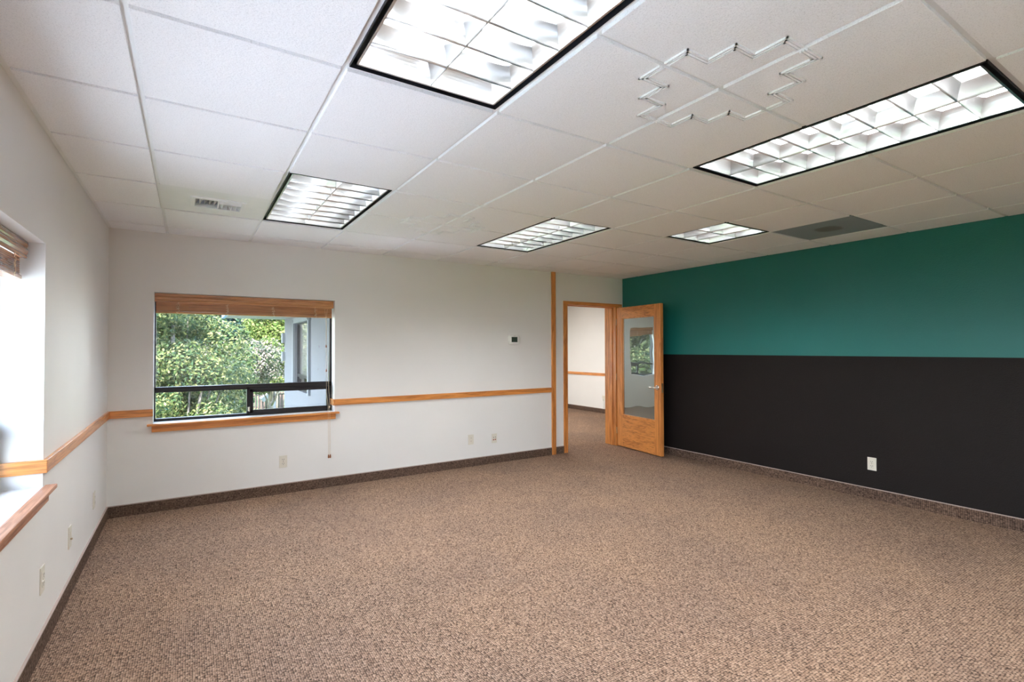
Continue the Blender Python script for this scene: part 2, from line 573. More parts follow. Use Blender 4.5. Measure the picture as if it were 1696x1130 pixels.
# carpet base boards
def base(name, segs, label):
    mb = MB()
    for (x0, y0, x1, y1) in segs:
        mb.box((x0, y0, 0.0), (x1, y1, 0.092), M['basecarpet'])
        mb.box((x0, y0, 0.092), (x1, y1, 0.098), M['binding'])
    tag(mb.build(name), label, 'baseboard', kind='structure')
base('baseboard_back', [(0.0, -0.011, 4.556, 0.0), (4.622, -0.011, 4.756, 0.0)], 'brown carpet base along the back wall')
base('baseboard_left', [(0.0, YF, 0.011, -0.011)], 'brown carpet base along the left wall')
base('baseboard_right', [(XR-0.011, YF, XR, -0.02)], 'brown carpet base under the black wall')
base('baseboard_adjoining', [(NX1-0.011, NY0, NX1, NY1-0.2)], 'grey-brown carpet base in the adjoining room')

# ------------------------------------------------------------------ ceiling
mb = MB()
xs = [0.0]+[EX(c) for c in range(1, 10)]+[XR]
ys = [0.0]+[EY(r) for r in range(1, 14) if EY(r) > YF]+[YF]
LIGHTS = [(2, 6, 2), (2, 2, 2), (5, 2, 2), (5, 6, 2), (7, 4, 1), (2, 10, 2), (5, 10, 2), (8, 9, 2)]   # column, row, rows long
skip = set()
for c, r, n in LIGHTS:
    for k in range(n): skip.add((c, r+k))
skip.add((1, 2)); skip.add((8, 5))
g = 0.0105
for i in range(len(xs)-1):
    for j in range(len(ys)-1):
        if (i, j) in skip: continue
        x0, x1, ya, yb = xs[i], xs[i+1], ys[j+1], ys[j]
        gx0 = 0.018 if i == 0 else g; gx1 = 0.004 if i == len(xs)-2 else g
        gy1 = 0.004 if j == 0 else g
        mb.box((x0+gx0, ya+g, H-0.004), (x1-gx1, yb-gy1, H+0.02), M['tile'], 0.0015)
ceil = mb.build('ceiling'); tag(ceil, 'suspended ceiling of textured white tiles', 'ceiling', kind='structure')
# the T-bar grid
mb = MB()
holes = []
for c, r, n in LIGHTS: holes.append((EX(c), EX(c+1), EY(r+n), EY(r)))
tz0, tz1 = H+0.010, H+0.018
for x in xs[1:-1]:
    # break where a light of two modules has no bar (bars run along both long edges, so none is broken)
    mb.box((x-0.012, YF, tz0), (x+0.012, 0, tz1), M['grid'])
for j, y in enumerate(ys[1:-1], 1):
    for i in range(len(xs)-1):
        inside = any(c == i and r < j < r+n for c, r, n in LIGHTS)
        if inside: continue
        mb.box((xs[i]+(0.012 if i else 0), y-0.012, tz0+0.0005), (xs[i+1]-(0.012 if i < len(xs)-2 else 0), y+0.012, tz1), M['grid'])
mb.box((0, YF, H-0.002), (0.020, 0, H+0.006), M['grid'])
mb.box((XR-0.008, YF, H), (XR, 0, H+0.008), M['grid'])
mb.box((0.02, -0.008, H), (XR-0.008, 0, H+0.008), M['grid'])
o = mb.build('ceiling_grid', ceil)
# carved stepped medallions
def medallion(cx, cy):
    a, b, c = 0.170*T, 0.337*T, 0.512*T
    mb = MB()
    for k in range(3):
        d = k*0.0105
        A, B, Cc = a-d, b-d, c-d
        quad = [(Cc, A), (B, A), (B, B), (A, B), (A, Cc)]
        poly = []
        for sx, sy, rev in ((1, 1, False), (-1, 1, True), (-1, -1, False), (1, -1, True)):
            q = [(sx*p[0], sy*p[1]) for p in (quad[::-1] if rev else quad)]
            poly += q
        n = len(poly); w = 0.0032
        for i in range(n):
            p, q = poly[i], poly[(i+1) % n]
            x0, x1 = sorted((p[0], q[0])); y0, y1 = sorted((p[1], q[1]))
            spans = [(x0, x1, y0, y1)]
            out = []
            for (u0_, u1_, v0_, v1_) in spans:
                if u0_ < 0 < u1_: out += [(u0_, -g-w, v0_, v1_), (g+w, u1_, v0_, v1_)]
                elif v0_ < 0 < v1_: out += [(u0_, u1_, v0_, -g-w), (u0_, u1_, g+w, v1_)]
                else: out.append((u0_, u1_, v0_, v1_))
            for (u0_, u1_, v0_, v1_) in out:
                mb.box((cx+u0_-w, cy+v0_-w, H-0.011), (cx+u1_+w, cy+v1_+w, H-0.0035), M['tile'])
    return mb
for (c, r) in ((4, 7), (4, 3)):
    o = medallion(EX(c), EY(r)).build('ceiling_moulding', ceil)
    o['label'] = 'stepped ridge pattern across four ceiling tiles'
# ceiling of adjoining room
mb = MB(); mb.box((NX0+0.2, WT, H), (NX1, NY1-0.2, H+0.03), M['tile'])
tag(mb.build('ceiling_adjoining'), 'white tile ceiling of the adjoining room', 'ceiling', kind='structure')

# ------------------------------------------------------------------ ceiling lights
def light(x0, x1, y0, y1, ncx, ncy, label, group):
    cx, cy = (x0+x1)/2, (y0+y1)/2
    t = thing('ceiling_light', label, 'ceiling light', (cx, cy, H), group)
    a = 0.0125
    ox0, ox1, oy0, oy1 = x0+a, x1-a, y0+a, y1-a
    gp = 0.019
    lx0, lx1, ly0, ly1 = ox0+gp, ox1-gp, oy0+gp, oy1-gp
    # housing: outer walls of black regress, inner reflector pan
    mb = MB()
    zt = H+0.155
    mb.box((ox0, oy0, zt), (ox1, oy1, zt+0.005), M['whitemetal'])
    for (p, q) in (((ox0, oy0), (ox0+0.002, oy1)), ((ox1-0.002, oy0), (ox1, oy1)), ((ox0, oy0), (ox1, oy0+0.002)), ((ox0, oy1-0.002), (ox1, oy1))):
        mb.box((p[0], p[1], H+0.001), (q[0], q[1], zt), M['darkgap'])
    # cover between regress wall and louver frame, up inside
    zz = H+0.035
    for (p, q) in (((ox0, oy0), (lx0, oy1)), ((lx1, oy0), (ox1, oy1)), ((ox0, oy0), (ox1, ly0)), ((ox0, ly1), (ox1, oy1))):
        mb.box((p[0], p[1], zz), (q[0], q[1], zz+0.003), M['darkgap'])
    for (p, q) in (((lx0, ly0), (lx0+0.002, ly1)), ((lx1-0.002, ly0), (lx1, ly1)), ((lx0, ly0), (lx1, ly0+0.002)), ((lx0, ly1-0.002), (lx1, ly1))):
        mb.box((p[0], p[1], H+0.075), (q[0], q[1], zt), M['whitemetal'])
    part(mb, 'housing', t, 'black-edged recessed housing')
    # louver: rim plus parabolic blades
    mb = MB()
    zb, zh = H+0.006, 0.078
    nz = 7
    def half(tt): return 0.0009+0.024*tt**2.2
    def blade(axis, at, s0, s1):
        pr = [(at-half(k/nz), zb+zh*k/nz) for k in range(nz+1)] + [(at+half(k/nz), zb+zh*k/nz) for k in range(nz, -1, -1)]
        mb.prism(pr, s0, s1, axis, M['louver'], True)
    for i in range(1, ncx):
        blade(1, lx0+(lx1-lx0)*i/ncx, ly0, ly1)
    for j in range(1, ncy):
        blade(0, ly0+(ly1-ly0)*j/ncy, lx0, lx1)
    # sloped rim on the four sides
    def rim(axis, at, sgn, s0, s1):
        pr = [(at, zb), (at+sgn*0.008, zb)] + [(at+sgn*(0.008+half(k/nz)), zb+zh*k/nz) for k in range(1, nz+1)] + [(at, zb+zh)]
        mb.prism(pr, s0, s1, axis, M['louver'], False)
    rim(1, lx0, 1, ly0, ly1); rim(1, lx1, -1, ly0, ly1); rim(0, ly0, 1, lx0, lx1); rim(0, ly1, -1, lx0, lx1)
    part(mb, 'louver', t, 'shiny parabolic louver with %d cells' % (ncx*ncy))
    nt_ = ncx
    for i in range(nt_):
        x = lx0+(lx1-lx0)*(i+0.5)/nt_
        mb = MB()
        mb.tube([(x, ly0+0.03, H+0.112), (x, ly1-0.03, H+0.112)], 0.013, M['tube'], 12)
        part(mb, 'fluorescent_tube', t)
    ld = bpy.data.lights.new('lamp_light', 'AREA')
    ld.shape = 'RECTANGLE'
    ld.size = (lx1-lx0)-0.02
    ld.size_y = (ly1-ly0)-0.02
    ld.energy = LAMP_L*PI*ld.size*ld.size_y
    ld.color = (0.94, 0.975, 1.0)
    ld.spread = math.radians(170)
    lo = bpy.data.objects.new('lamp_light', ld)
    C.objects.link(lo); lo.parent = t
    lo.location = (0, 0, 0.150)
    return t
LG = 'recessed louvered fluorescent lights in the office ceiling'
light(EX(2), EX(3), EY(8), EY(6), 2, 8, 'large louvered ceiling light cut off by the top edge of the picture', LG)
light(EX(2), EX(3), EY(4), EY(2), 2, 8, 'louvered ceiling light beside the air vent, left of the far stepped pattern', LG)
light(EX(5), EX(6), EY(4), EY(2), 2, 8, 'louvered ceiling light right of the far stepped pattern, toward the doorway', LG)
light(EX(5), EX(6), EY(8), EY(6), 2, 8, 'long louvered ceiling light at upper right, beside the near stepped pattern', LG)
light(EX(7), EX(8), EY(5), EY(4), 3, 2, 'small square louvered ceiling light nearest the grey sooty panel', LG)
light(EX(2), EX(3), EY(12), EY(10), 2, 8, 'louvered ceiling light behind the viewpoint, near the window wall', LG)
light(EX(5), EX(6), EY(12), EY(10), 2, 8, 'louvered ceiling light behind the viewpoint, in the middle of the room', LG)
light(EX(8), EX(9), EY(11), EY(9), 2, 8, 'unseen louvered ceiling light added behind the viewpoint to brighten the teal wall side', LG)  # extra lamp out of view, brightens the right floor and teal wall
# unseen panel lamp under the adjoining room's ceiling, added to brighten that room
def added_panel_light(x0, x1, y0, y1, label):
    t = thing('ceiling_light', label, 'ceiling light', ((x0+x1)/2, (y0+y1)/2, H))
    mb = MB(); mb.box((x0, y0, H-0.05), (x1, y1, H-0.001), M['whitemetal'], 0.004); part(mb, 'housing', t)
    mb = MB(); mb.box((x0+0.02, y0+0.02, H-0.056), (x1-0.02, y1-0.02, H-0.05), M['tube'], 0.002); part(mb, 'diffuser', t)
added_panel_light(5.0, 6.2, 1.6, 3.4, 'unseen flat light added to brighten the adjoining room')

# ------------------------------------------------------------------ air supply vent and return panel
vx0, vx1, vy0, vy1 = EX(1), EX(2), EY(3), EY(2)
t = thing('air_vent', 'white metal ceiling panel with a small louvered air register', 'air vent', ((vx0+vx1)/2, (vy0+vy1)/2, H))
rx0, rx1, ry0, ry1 = 0.588, 0.872, -1.345, -1.115
mb = MB()
for p, q in (((vx0+0.004, vy0+0.004), (rx0, vy1-0.004)), ((rx1, vy0+0.004), (vx1-0.004, vy1-0.004)), ((rx0, vy0+0.004), (rx1, ry0)), ((rx0, ry1), (rx1, vy1-0.004))):
    mb.box((p[0], p[1], H+0.001), (q[0], q[1], H+0.0035), M['whitemetal'])
part(mb, 'panel', t)
mb = MB()
fx0, fx1, fy0, fy1 = rx0-0.022, rx1+0.022, ry0-0.03, ry1+0.03
for p, q in (((fx0, fy0), (rx0+0.004, fy1)), ((rx1-0.004, fy0), (fx1, fy1)), ((rx0, fy0), (rx1, ry0+0.004)), ((rx0, ry1-0.004), (rx1, fy1))):
    mb.box((p[0], p[1], H-0.006), (q[0], q[1], H+0.002), M['whitemetal'], 0.002)
xm = (rx0+rx1)/2
mb.box((xm-0.004, ry0, H-0.004), (xm+0.004, ry1, H+0.03), M['whitemetal'])
part(mb, 'register_frame', t)
mb = MB()
mb.box((rx0-0.002, ry0-0.002, H+0.09), (rx1+0.002, ry1+0.002, H+0.10), M['darkgap'])
for p, q in (((rx0-0.003, ry0-0.003), (rx0, ry1+0.003)), ((rx1, ry0-0.003), (rx1+0.003, ry1+0.003)), ((rx0, ry0-0.003), (rx1, ry0)), ((rx0, ry1), (rx1, ry1+0.003))):
    mb.box((p[0], p[1], H+0.002), (q[0], q[1], H+0.09), M['whitemetal'])
part(mb, 'duct_box', t)
mb = MB()
# tilted short blades: left half at the near side, right half at the far side; cross louvers behind
def slat(ax, c, s0, s1, tilt, h=0.03, th=0.0012):
    dx = math.sin(tilt)*h/2
    pr = [(c-dx-th, H-0.003), (c-dx+th, H-0.003), (c+dx+th, H-0.003+h), (c+dx-th, H-0.003+h)]
    mb.prism(pr, s0, s1, ax, M['whitemetal'])
ym = (ry0+ry1)/2
for k in range(5):
    slat(1, rx0+0.014+k*(xm-rx0-0.004)/5, ry0+0.004, ym+0.03, math.radians(42))
    slat(1, xm+0.018+k*(rx1-xm-0.004)/5, ym-0.02, ry1-0.004, math.radians(-42))
for k in range(3):
    slat(0, ym+0.045+k*0.028, rx0+0.003, xm-0.006, math.radians(50))
    slat(0, ry0+0.02+k*0.028, xm+0.006, rx1-0.003, math.radians(-50))
part(mb, 'vent_blades', t)

px0, px1, py0, py1 = EX(8), EX(9), EY(6), EY(5)
M['stain'] = return_mat((px0+px1)/2-0.01, (py0+py1)/2+0.0)
mb = MB(); mb.box((px0+0.004, py0+0.004, H-0.0005), (px1-0.004, py1-0.004, H+0.003), M['stain'], 0.001)
tag(mb.build('return_air_panel', loc=None), 'blue-grey ceiling panel with a dark sooty oval near the teal wall', 'ceiling panel')

# ------------------------------------------------------------------ wooden trims
def trim(n, boxes, label):
    mb = MB()
    for a, b, m in boxes: mb.box(a, b, m, 0.003)
    tag(mb.build('trim_%d' % n), label, 'trim', kind='structure')
RZ0, RZ1 = 0.816, 0.877
trim(1, [((0.017, -0.017, RZ0), (0.307, 0.0, RZ1), M['oakx'])], 'short oak chair rail between the room corner and the back window')
trim(2, [((1.809, -0.017, RZ0), (4.556, 0.0, RZ1), M['oakx']), ((1.792, -0.017, RZ0), (1.809, 0.125, RZ1), M['oaky'])], 'long oak chair rail from the back window to the upright strip')
trim(3, [((0.0, -2.146, RZ0), (0.017, -0.0, RZ1), M['oaky']), ((-0.15, -2.163, RZ0), (0.017, -2.146, RZ1), M['oakx'])], 'oak chair rail on the left wall turning into the window recess')
trim(4, [((4.556, -0.019, 0.0), (4.620, 0.0, H-0.002), M['oakz'])], 'floor-to-ceiling upright oak strip left of the doorway')
trim(5, [((NX1-0.017, NY0, RZ0-0.02), (NX1, NY1-0.2, RZ1-0.02), M['oaky'])], 'oak chair rail in the adjoining room')
trim(6, [((0.0, YF, RZ0), (0.017, W3[0]-0.05, RZ1), M['oaky'])], 'oak chair rail behind the viewpoint on the left wall')

# ------------------------------------------------------------------ windows
def window(n, horiz, a0, a1, z0, z1, inner, outer, split, label, mull=None, transom=1.03):
    """horiz 'x': opening in a wall facing -y; glass plane near `inner`..`outer` (y). 'y': in a wall facing +x."""
    t = thing('window_%d' % n, label, 'window', ((a0+a1)/2, inner, z0) if horiz == 'x' else (inner, (a0+a1)/2, z0), kind='structure')
    def B(mb, p0, p1, d0, d1, q0, q1, m, bev=0.002):
        if horiz == 'x': mb.box((p0, d0, q0), (p1, d1, q1), m, bev)
        else: mb.box((d0, p0, q0), (d1, p1, q1), m, bev)
    D = 1 if outer > inner else -1
    f = 0.022
    mb = MB()
    fr = M['bronze']
    B(mb, a0, a0+f-0.012, inner, outer, z0, z1, fr); B(mb, a1-f, a1, inner, outer, z0, z1, fr)
    B(mb, a0, a1, inner, outer, z0, z0+0.024, fr); B(mb, a0, a1, inner, outer, z1-f, z1, fr)
    B(mb, a0, a1, inner, outer, transom-0.024, transom+0.024, fr)
    B(mb, a0, a1, inner-D*0.006, inner+D*0.01, transom-0.003, transom+0.0005, M['slot'])
    mm = mull if mull is not None else (a0+a1)/2
    B(mb, mm-0.006, mm+0.018, inner, outer, z0, transom, fr)
    part(mb, 'window_frame', t, 'dark bronze frame')
    gd = inner+D*0.03
    mb = MB(); B(mb, a0+0.01, a1-f, gd, gd+D*0.004, transom+0.02, z1-f, M['glass'], 0); part(mb, 'upper_pane', t)
    mb = MB(); B(mb, a0+0.01, mm, gd, gd+D*0.004, z0+0.02, transom-0.02, M['glass'], 0); part(mb, 'lower_pane', t)
    s = MB()
    s0, s1, q0, q1 = mm+0.018, a1-f, z0+0.024, transom-0.024
    k = 0.030
    B(s, s0, s0+k, inner-D*0.012, inner+D*0.018, q0, q1, fr); B(s, s1-k, s1, inner-D*0.012, inner+D*0.018, q0, q1, fr)
    B(s, s0, s1, inner-D*0.012, inner+D*0.018, q0, q0+k, fr); B(s, s0, s1, inner-D*0.012, inner+D*0.018, q1-k, q1, fr)
    so = part(s, 'sliding_sash', t)
    mb = MB(); B(mb, s0+k-0.003, s1-k+0.003, inner, inner+D*0.004, q0+k-0.003, q1-k+0.003, M['glass'], 0); part(mb, 'sash_pane', so)
    mb = MB(); B(mb, mm+0.002, mm+0.02, inner-D*0.024, inner-D*0.006, z0+0.045, z0+0.085, M['chrome'], 0.003); part(mb, 'sash_latch', so)
    return t

def stool(horiz, a0, a1, z, inner, side, parent_label, n):
    """wooden window board with apron. side: sign of the room direction"""
    mx, my = M['sillx'], M['silly']
    m = mx if horiz == 'x' else my
    t = thing('window_board', parent_label, 'window sill', (((a0+a1)/2, 0, z) if horiz == 'x' else (0, (a0+a1)/2, z)))
    mb = MB()
    e, p = 0.040, 0.045
    if horiz == 'x':
        mb.box((a0+0.001, -0.002, z-0.018), (a1-0.001, inner, z-0.0005), m, 0.0)
        mb.box((a0-e, -p, z-0.018), (a1+e, -0.001, z), m, 0.004)
    else:
        mb.box((0.002, a0+0.001, z-0.018), (inner, a1-0.001, z-0.0005), m, 0.0)
        mb.box((0.001, a0-e, z-0.018), (p, a1+e, z), m, 0.004)
    part(mb, 'sill_board', t)
    mb = MB()
    if horiz == 'x': mb.box((a0-0.008, -0.018, z-0.072), (a1+0.008, -0.0005, z-0.018), m, 0.003)
    else: mb.box((0.0005, a0-0.022, z-0.072), (0.018, a1+0.022, z-0.018), m, 0.003)
    part(mb, 'apron', t)
    return t

window(1, 'x', W1[0], W1[1], W1[2], W1[3], 0.13, 0.185, 0, 'dark framed window in the back wall looking onto trees', mull=1.035, transom=1.028)
window(2, 'y', W2[0], W2[1], W2[2], W2[3], -0.163, -0.199, 0, 'window in the deep recess at the left edge')
window(3, 'y', W3[0], W3[1], W3[2], W3[3], -0.163, -0.199, 0, 'unseen window added behind the viewpoint for more daylight')
window(4, 'y', WS[0], WS[1], WS[2], WS[3], NX0+0.07, NX0+0.03, 0, 'dark narrow-looking window in the stucco wing', transom=0.98)
window(5, 'x', WB[0], WB[1], WB[2], WB[3], NY1-0.10, NY1-0.045, 0, 'window of the adjoining room mirrored in the door glass')
stool('x', W1[0], W1[1], W1[2], 0.129, -1, 'oak window board and apron under the back window', 1)
stool('y', W2[0], W2[1], W2[2], -0.162, 1, 'oak window board in the left recess, lower left corner', 2)
stool('y', W3[0], W3[1], W3[2], -0.162, 1, 'oak window board of the added window behind the viewpoint', 3)
# exterior surround of the wing window
mb = MB()
for (ya, yb, za, zb_) in ((WS[0]-0.07, WS[0], WS[2]-0.01, WS[3]+0.07), (WS[1], WS[1]+0.07, WS[2]-0.01, WS[3]+0.07), (WS[0]-0.1, WS[1]+0.1, WS[3], WS[3]+0.08)):
    mb.box((NX0-0.035, ya, za), (NX0, yb, zb_), M['exttrim'], 0.003)
tag(mb.build('trim_7'), 'white surround of the window in the stucco wing', 'trim', kind='structure')
for (za, zb_, lab) in ((1.494, 1.664, 'upper small white box fixed to the far corner of the wing'), (1.18, 1.342, 'lower small white box fixed to the far corner of the wing')):
    mb = MB(); mb.box((1.91, 4.15, za), (1.959, 4.29, zb_), M['exttrim'], 0.004)
    mb.box((1.957, 4.08, za-0.004), (1.96, 4.25, zb_+0.01), M['exttrim'])
    tag(mb.build('wall_box'), lab, 'wall box', 'small white boxes on the wing corner')

# ------------------------------------------------------------------ blinds
def squiggle(mb, P, h, seed, r=0.0015, w=0.014):
    rnd = random.Random(seed)
    pts = []
    n = 26
    for k in range(n):
        t_ = k/(n-1)
        pts.append((rnd.uniform(-w, w), h*(1-t_)+rnd.uniform(-0.012, 0.012)))
    pts = [(0, h)]+pts+[(0.006, 0.0), (0.001, -0.006)]
    mb.tube([P(a, b) for a, b in pts], r, M['cord'], 5)

def blind(horiz, a0, a1, ztop, front, label, cords, pull=None):
    """front = distance of the valance face into the recess"""
    m = M['blind'] if horiz == 'x' else M['blindy']
    sgn = 1 if horiz == 'x' else -1         # recess direction (+y or -x)
    def B(mb, p0, p1, d0, d1, q0, q1, bev=0.002, mm=None):
        if horiz == 'x': mb.box((p0, d0, q0), (p1, d1, q1), mm or m, bev)
        else: mb.box((d0, p0, q0), (d1, p1, q1), mm or m, bev)
    t = thing('window_blind', label, 'blind', (((a0+a1)/2, front, ztop-0.1) if horiz == 'x' else (front, (a0+a1)/2, ztop-0.1)))
    # valance: moulded profile
    prof = [(0.0, 0.0), (0.0, -0.020), (0.004, -0.024), (0.003, -0.030), (0.000, -0.038), (0.001, -0.050), (0.006, -0.060), (0.004, -0.064), (0.005, -0.074), (0.014, -0.074), (0.014, 0.0)]
    mb = MB()
    pr = [(front+sgn*d, ztop+z) for d, z in prof]
    if horiz == 'x':
        mb.prism(pr, a0+0.003, a1-0.006, 0, m)
    else:
        mb.prism(pr, a0+0.006, a1-0.006, 1, m)
    # return ends
    for p in (a0+0.003, a1-0.018):
        B(mb, p, p+0.012, front+sgn*0.014, front+sgn*0.045, ztop-0.072, ztop, 0.001)
    part(mb, 'valance', t)
    mb = MB()
    B(mb, a0+0.02, a1-0.02, front+sgn*0.03, front+sgn*0.07, ztop-0.045, ztop-0.003, 0.002, M['whitemetal'])
    part(mb, 'headrail', t)
    mb = MB()
    zt, zb = ztop-0.0725, ztop-0.150
    k = 25
    for i in range(k):
        z = zt-(zt-zb)*i/(k-1)
        off = 0.0012*math.sin(i*2.3)
        B(mb, a0+0.013, a1-0.018, front+sgn*(0.026+off), front+sgn*(0.074+off), z-0.0017, z+0.0012, 0.0004)
    part(mb, 'slats', t)
    mb = MB()
    B(mb, a0+0.012, a1-0.017, front+sgn*0.018, front+sgn*0.072, zb-0.021, zb-0.004, 0.003)
    part(mb, 'bottom_rail', t)
    for i, c in enumerate(cords):
        mb = MB()
        f2 = front+sgn*0.014
        if horiz == 'x': squiggle(mb, lambda a, b: (c+a, f2-0.002, zb-0.015+b), 0.085, 5+i)
        else: squiggle(mb, lambda a, b: (f2+0.002, c+a, zb-0.015+b), 0.085, 5+i)
        part(mb, 'ladder_cord', t)
    return t
bl = blind('x', W1[0], W1[1], W1[3]-0.004, 0.030, 'raised wooden slat blind at the top of the back window', [0.478, 0.858, 1.246, 1.633])
# pull cords of the back blind
mb = MB()
yc = 0.026
mb.tube([(1.716, yc, 1.79), (1.726, yc-0.004, 1.70), (1.726, yc-0.02, 1.62), (1.724, 0.0, 1.42)], 0.0013, M['cord'], 5)
mb.tube([(1.742, yc, 1.79), (1.730, yc-0.004, 1.70), (1.728, yc-0.02, 1.62), (1.726, 0.0, 1.42)], 0.0013, M['cord'], 5)
mb.tube([(1.722, 0.0, 1.415), (1.720, -0.03, 1.17), (1.721, -0.045, 0.95), (1.735, -0.052, 0.82), (1.742, -0.052, 0.33)], 0.0013, M['cord'], 5)
mb.tube([(1.727, 0.0, 1.415), (1.735, -0.03, 1.17), (1.745, -0.045, 0.95), (1.750, -0.052, 0.82), (1.756, -0.052, 0.33)], 0.0013, M['cord'], 5)
mb.tube([(1.748, -0.052, 0.815), (1.748, -0.052, 0.795)], [0.006, 0.005], M['cord'], 8)
pc = part(mb, 'pull_cord', bl)
for x, z in ((1.741, 0.318), (1.757, 0.318)):
    mb = MB(); mb.tube([(x, -0.052, z+0.018), (x, -0.052, z+0.010), (x, -0.052, z-0.012), (x, -0.052, z-0.018)], [0.003, 0.0065, 0.0085, 0.006], M['knob'], 10)
    part(mb, 'cord_tassel', pc)
for x, z in ((1.725, 1.415), (1.7205, 1.172)):
    mb = MB(); mb.tube([(x, -0.002 if z > 1.3 else -0.032, z+0.014), (x, -0.002 if z > 1.3 else -0.032, z+0.004), (x, -0.002 if z > 1.3 else -0.032, z-0.012)], [0.003, 0.006, 0.0075], M['knob'], 10)
    part(mb, 'cord_equalizer', pc)
blind('y', W2[0], W2[1], W2[3]-0.003, -0.058, 'raised brown wooden blind at the top of the left recess', [-2.30, -2.70, -3.2, -3.6])
blind('y', W3[0], W3[1], W3[3]-0.003, -0.058, 'raised brown wooden blind of the added window behind the viewpoint', [-5.0, -5.6, -6.3])
blind('x', WB[0], WB[1], WB[3]-0.004, NY1-0.19, 'raised wooden blind in the adjoining room mirrored in the door glass', [2.4, 2.7])

# ------------------------------------------------------------------ door
d = thing('door_1', 'oak door with tall glass panel standing open against the dark wall', 'door', (5.71, -0.012, 0.0), kind='structure')
mb = MB()
mb.box((4.757, -0.014, 0.0), (DR[0], WT+0.014, 1.982), M['oakz'], 0.003)
mb.box((DR[1], -0.014, 0.0), (DR[1]+0.065, WT+0.014, 1.982), M['oakz'], 0.003)
mb.box((4.757, -0.014, 1.975), (XR-0.025, WT+0.014, 2.022), M['oakx'], 0.003)
mb.box((DR[0], 0.05, 0.0), (DR[0]+0.012, 0.085, 1.975), M['oakz'], 0.002)
mb.box((DR[1]-0.012, 0.05, 0.0), (DR[1], 0.085, 1.975), M['oakz'], 0.002)
mb.box((DR[0], 0.05, 1.963), (DR[1], 0.085, 1.975), M['oakx'], 0.002)
fo = part(mb, 'door_frame', d)
mb = MB(); mb.box((DR[0]-0.0005, 0.0, 0.85), (DR[0]+0.002, 0.03, 0.93), M['brass'], 0.0005)
part(mb, 'strike_plate', fo)
# leaf built along +u from the hinge, then turned
hinge = Vector((5.7115, -0.020, 0.0)); free = Vector((5.611, -0.905, 0.0))
ang = math.atan2((free-hinge).y, (free-hinge).x)
LW = (free-hinge).length
LH0, LH1, TH = 0.012, 1.962, 0.044
R = Matrix.Translation(hinge) @ Matrix.Rotation(ang, 4, 'Z')
# local: x along leaf, y = +thickness side (away from camera is +y after rotation), z up
def xf(mb):
    mb.v = [tuple(R @ Vector(p)) for p in mb.v]
    return mb
def oak_local(name, axis_local):
    """oak grain for the turned leaf (Object-free: world axes are nearly aligned with the leaf)"""
    return {0: M['oaky'], 2: M['oakz']}[axis_local]
st = 0.118
mb = MB()
mb.box((0, 0, LH0), (st, TH, LH1), oak_local('', 2), 0.002)
mb.box((LW-st, 0, LH0), (LW, TH, LH1), oak_local('', 2), 0.002)
mb.box((st, 0, 1.812), (LW-st, TH, LH1), oak_local('', 0), 0.001)
mb.box((st, 0, LH0), (LW-st, TH, 0.450), oak_local('', 0), 0.001)
# glazing beads
for (a, b) in (((st, 0.450), (st+0.012, 1.812)), ((LW-st-0.012, 0.450), (LW-st, 1.812)), ((st, 0.450), (LW-st, 0.462)), ((st, 1.800), (LW-st, 1.812))):
    mb.box((a[0], 0.006, a[1]), (b[0], TH-0.006, b[1]), M['oakz'], 0.002)
leaf = part(xf(mb), 'door_leaf', d)
mb = MB(); mb.box((st+0.008, TH/2-0.003, 0.458), (LW-st-0.008, TH/2+0.003, 1.804), M['doorglass'])
part(xf(mb), 'glass_panel', leaf, 'grey mirror-like glass panel')
# which side faces the camera?
side = -1 if (R @ Vector((0.4, -1, 0)) - CAM).length < (R @ Vector((0.4, 1, 0)) - CAM).length else 1
mb = MB()
for sg in (-1, 1):
    yf = 0.0 if sg < 0 else TH
    hx, hz = LW-0.062, 0.882
    mb.tube([(hx, yf, hz), (hx, yf+sg*0.008, hz), (hx, yf+sg*0.012, hz)], [0.033, 0.033, 0.026], M['chrome'], 24)
    mb.tube([(hx, yf+sg*0.01, hz), (hx, yf+sg*0.05, hz)], [0.013, 0.011], M['chrome'], 16)
    mb.tube([(hx+0.008, yf+sg*0.05, hz), (hx-0.03, yf+sg*0.053, hz+0.002), (hx-0.08, yf+sg*0.052, hz), (hx-0.122, yf+sg*0.044, hz-0.002)], [0.010, 0.010, 0.009, 0.008], M['chrome'], 12)
mb.box((LW-0.001, 0.010, 0.82), (LW+0.0015, TH-0.010, 0.94), M['brass'], 0.0005)
mb.tube([(LW, TH/2, 0.882), (LW+0.011, TH/2, 0.882)], 0.008, M['brass'], 10)
part(xf(mb), 'lever_handle', leaf, 'satin chrome lever handle')
for z in (0.22, 0.98, 1.76):
    mb = MB(); mb.tube([(-0.006, -0.004, z-0.045), (-0.006, -0.004, z+0.045)], 0.006, M['brass'], 10)
    part(xf(mb), 'hinge', leaf, 'brass hinge knuckle')

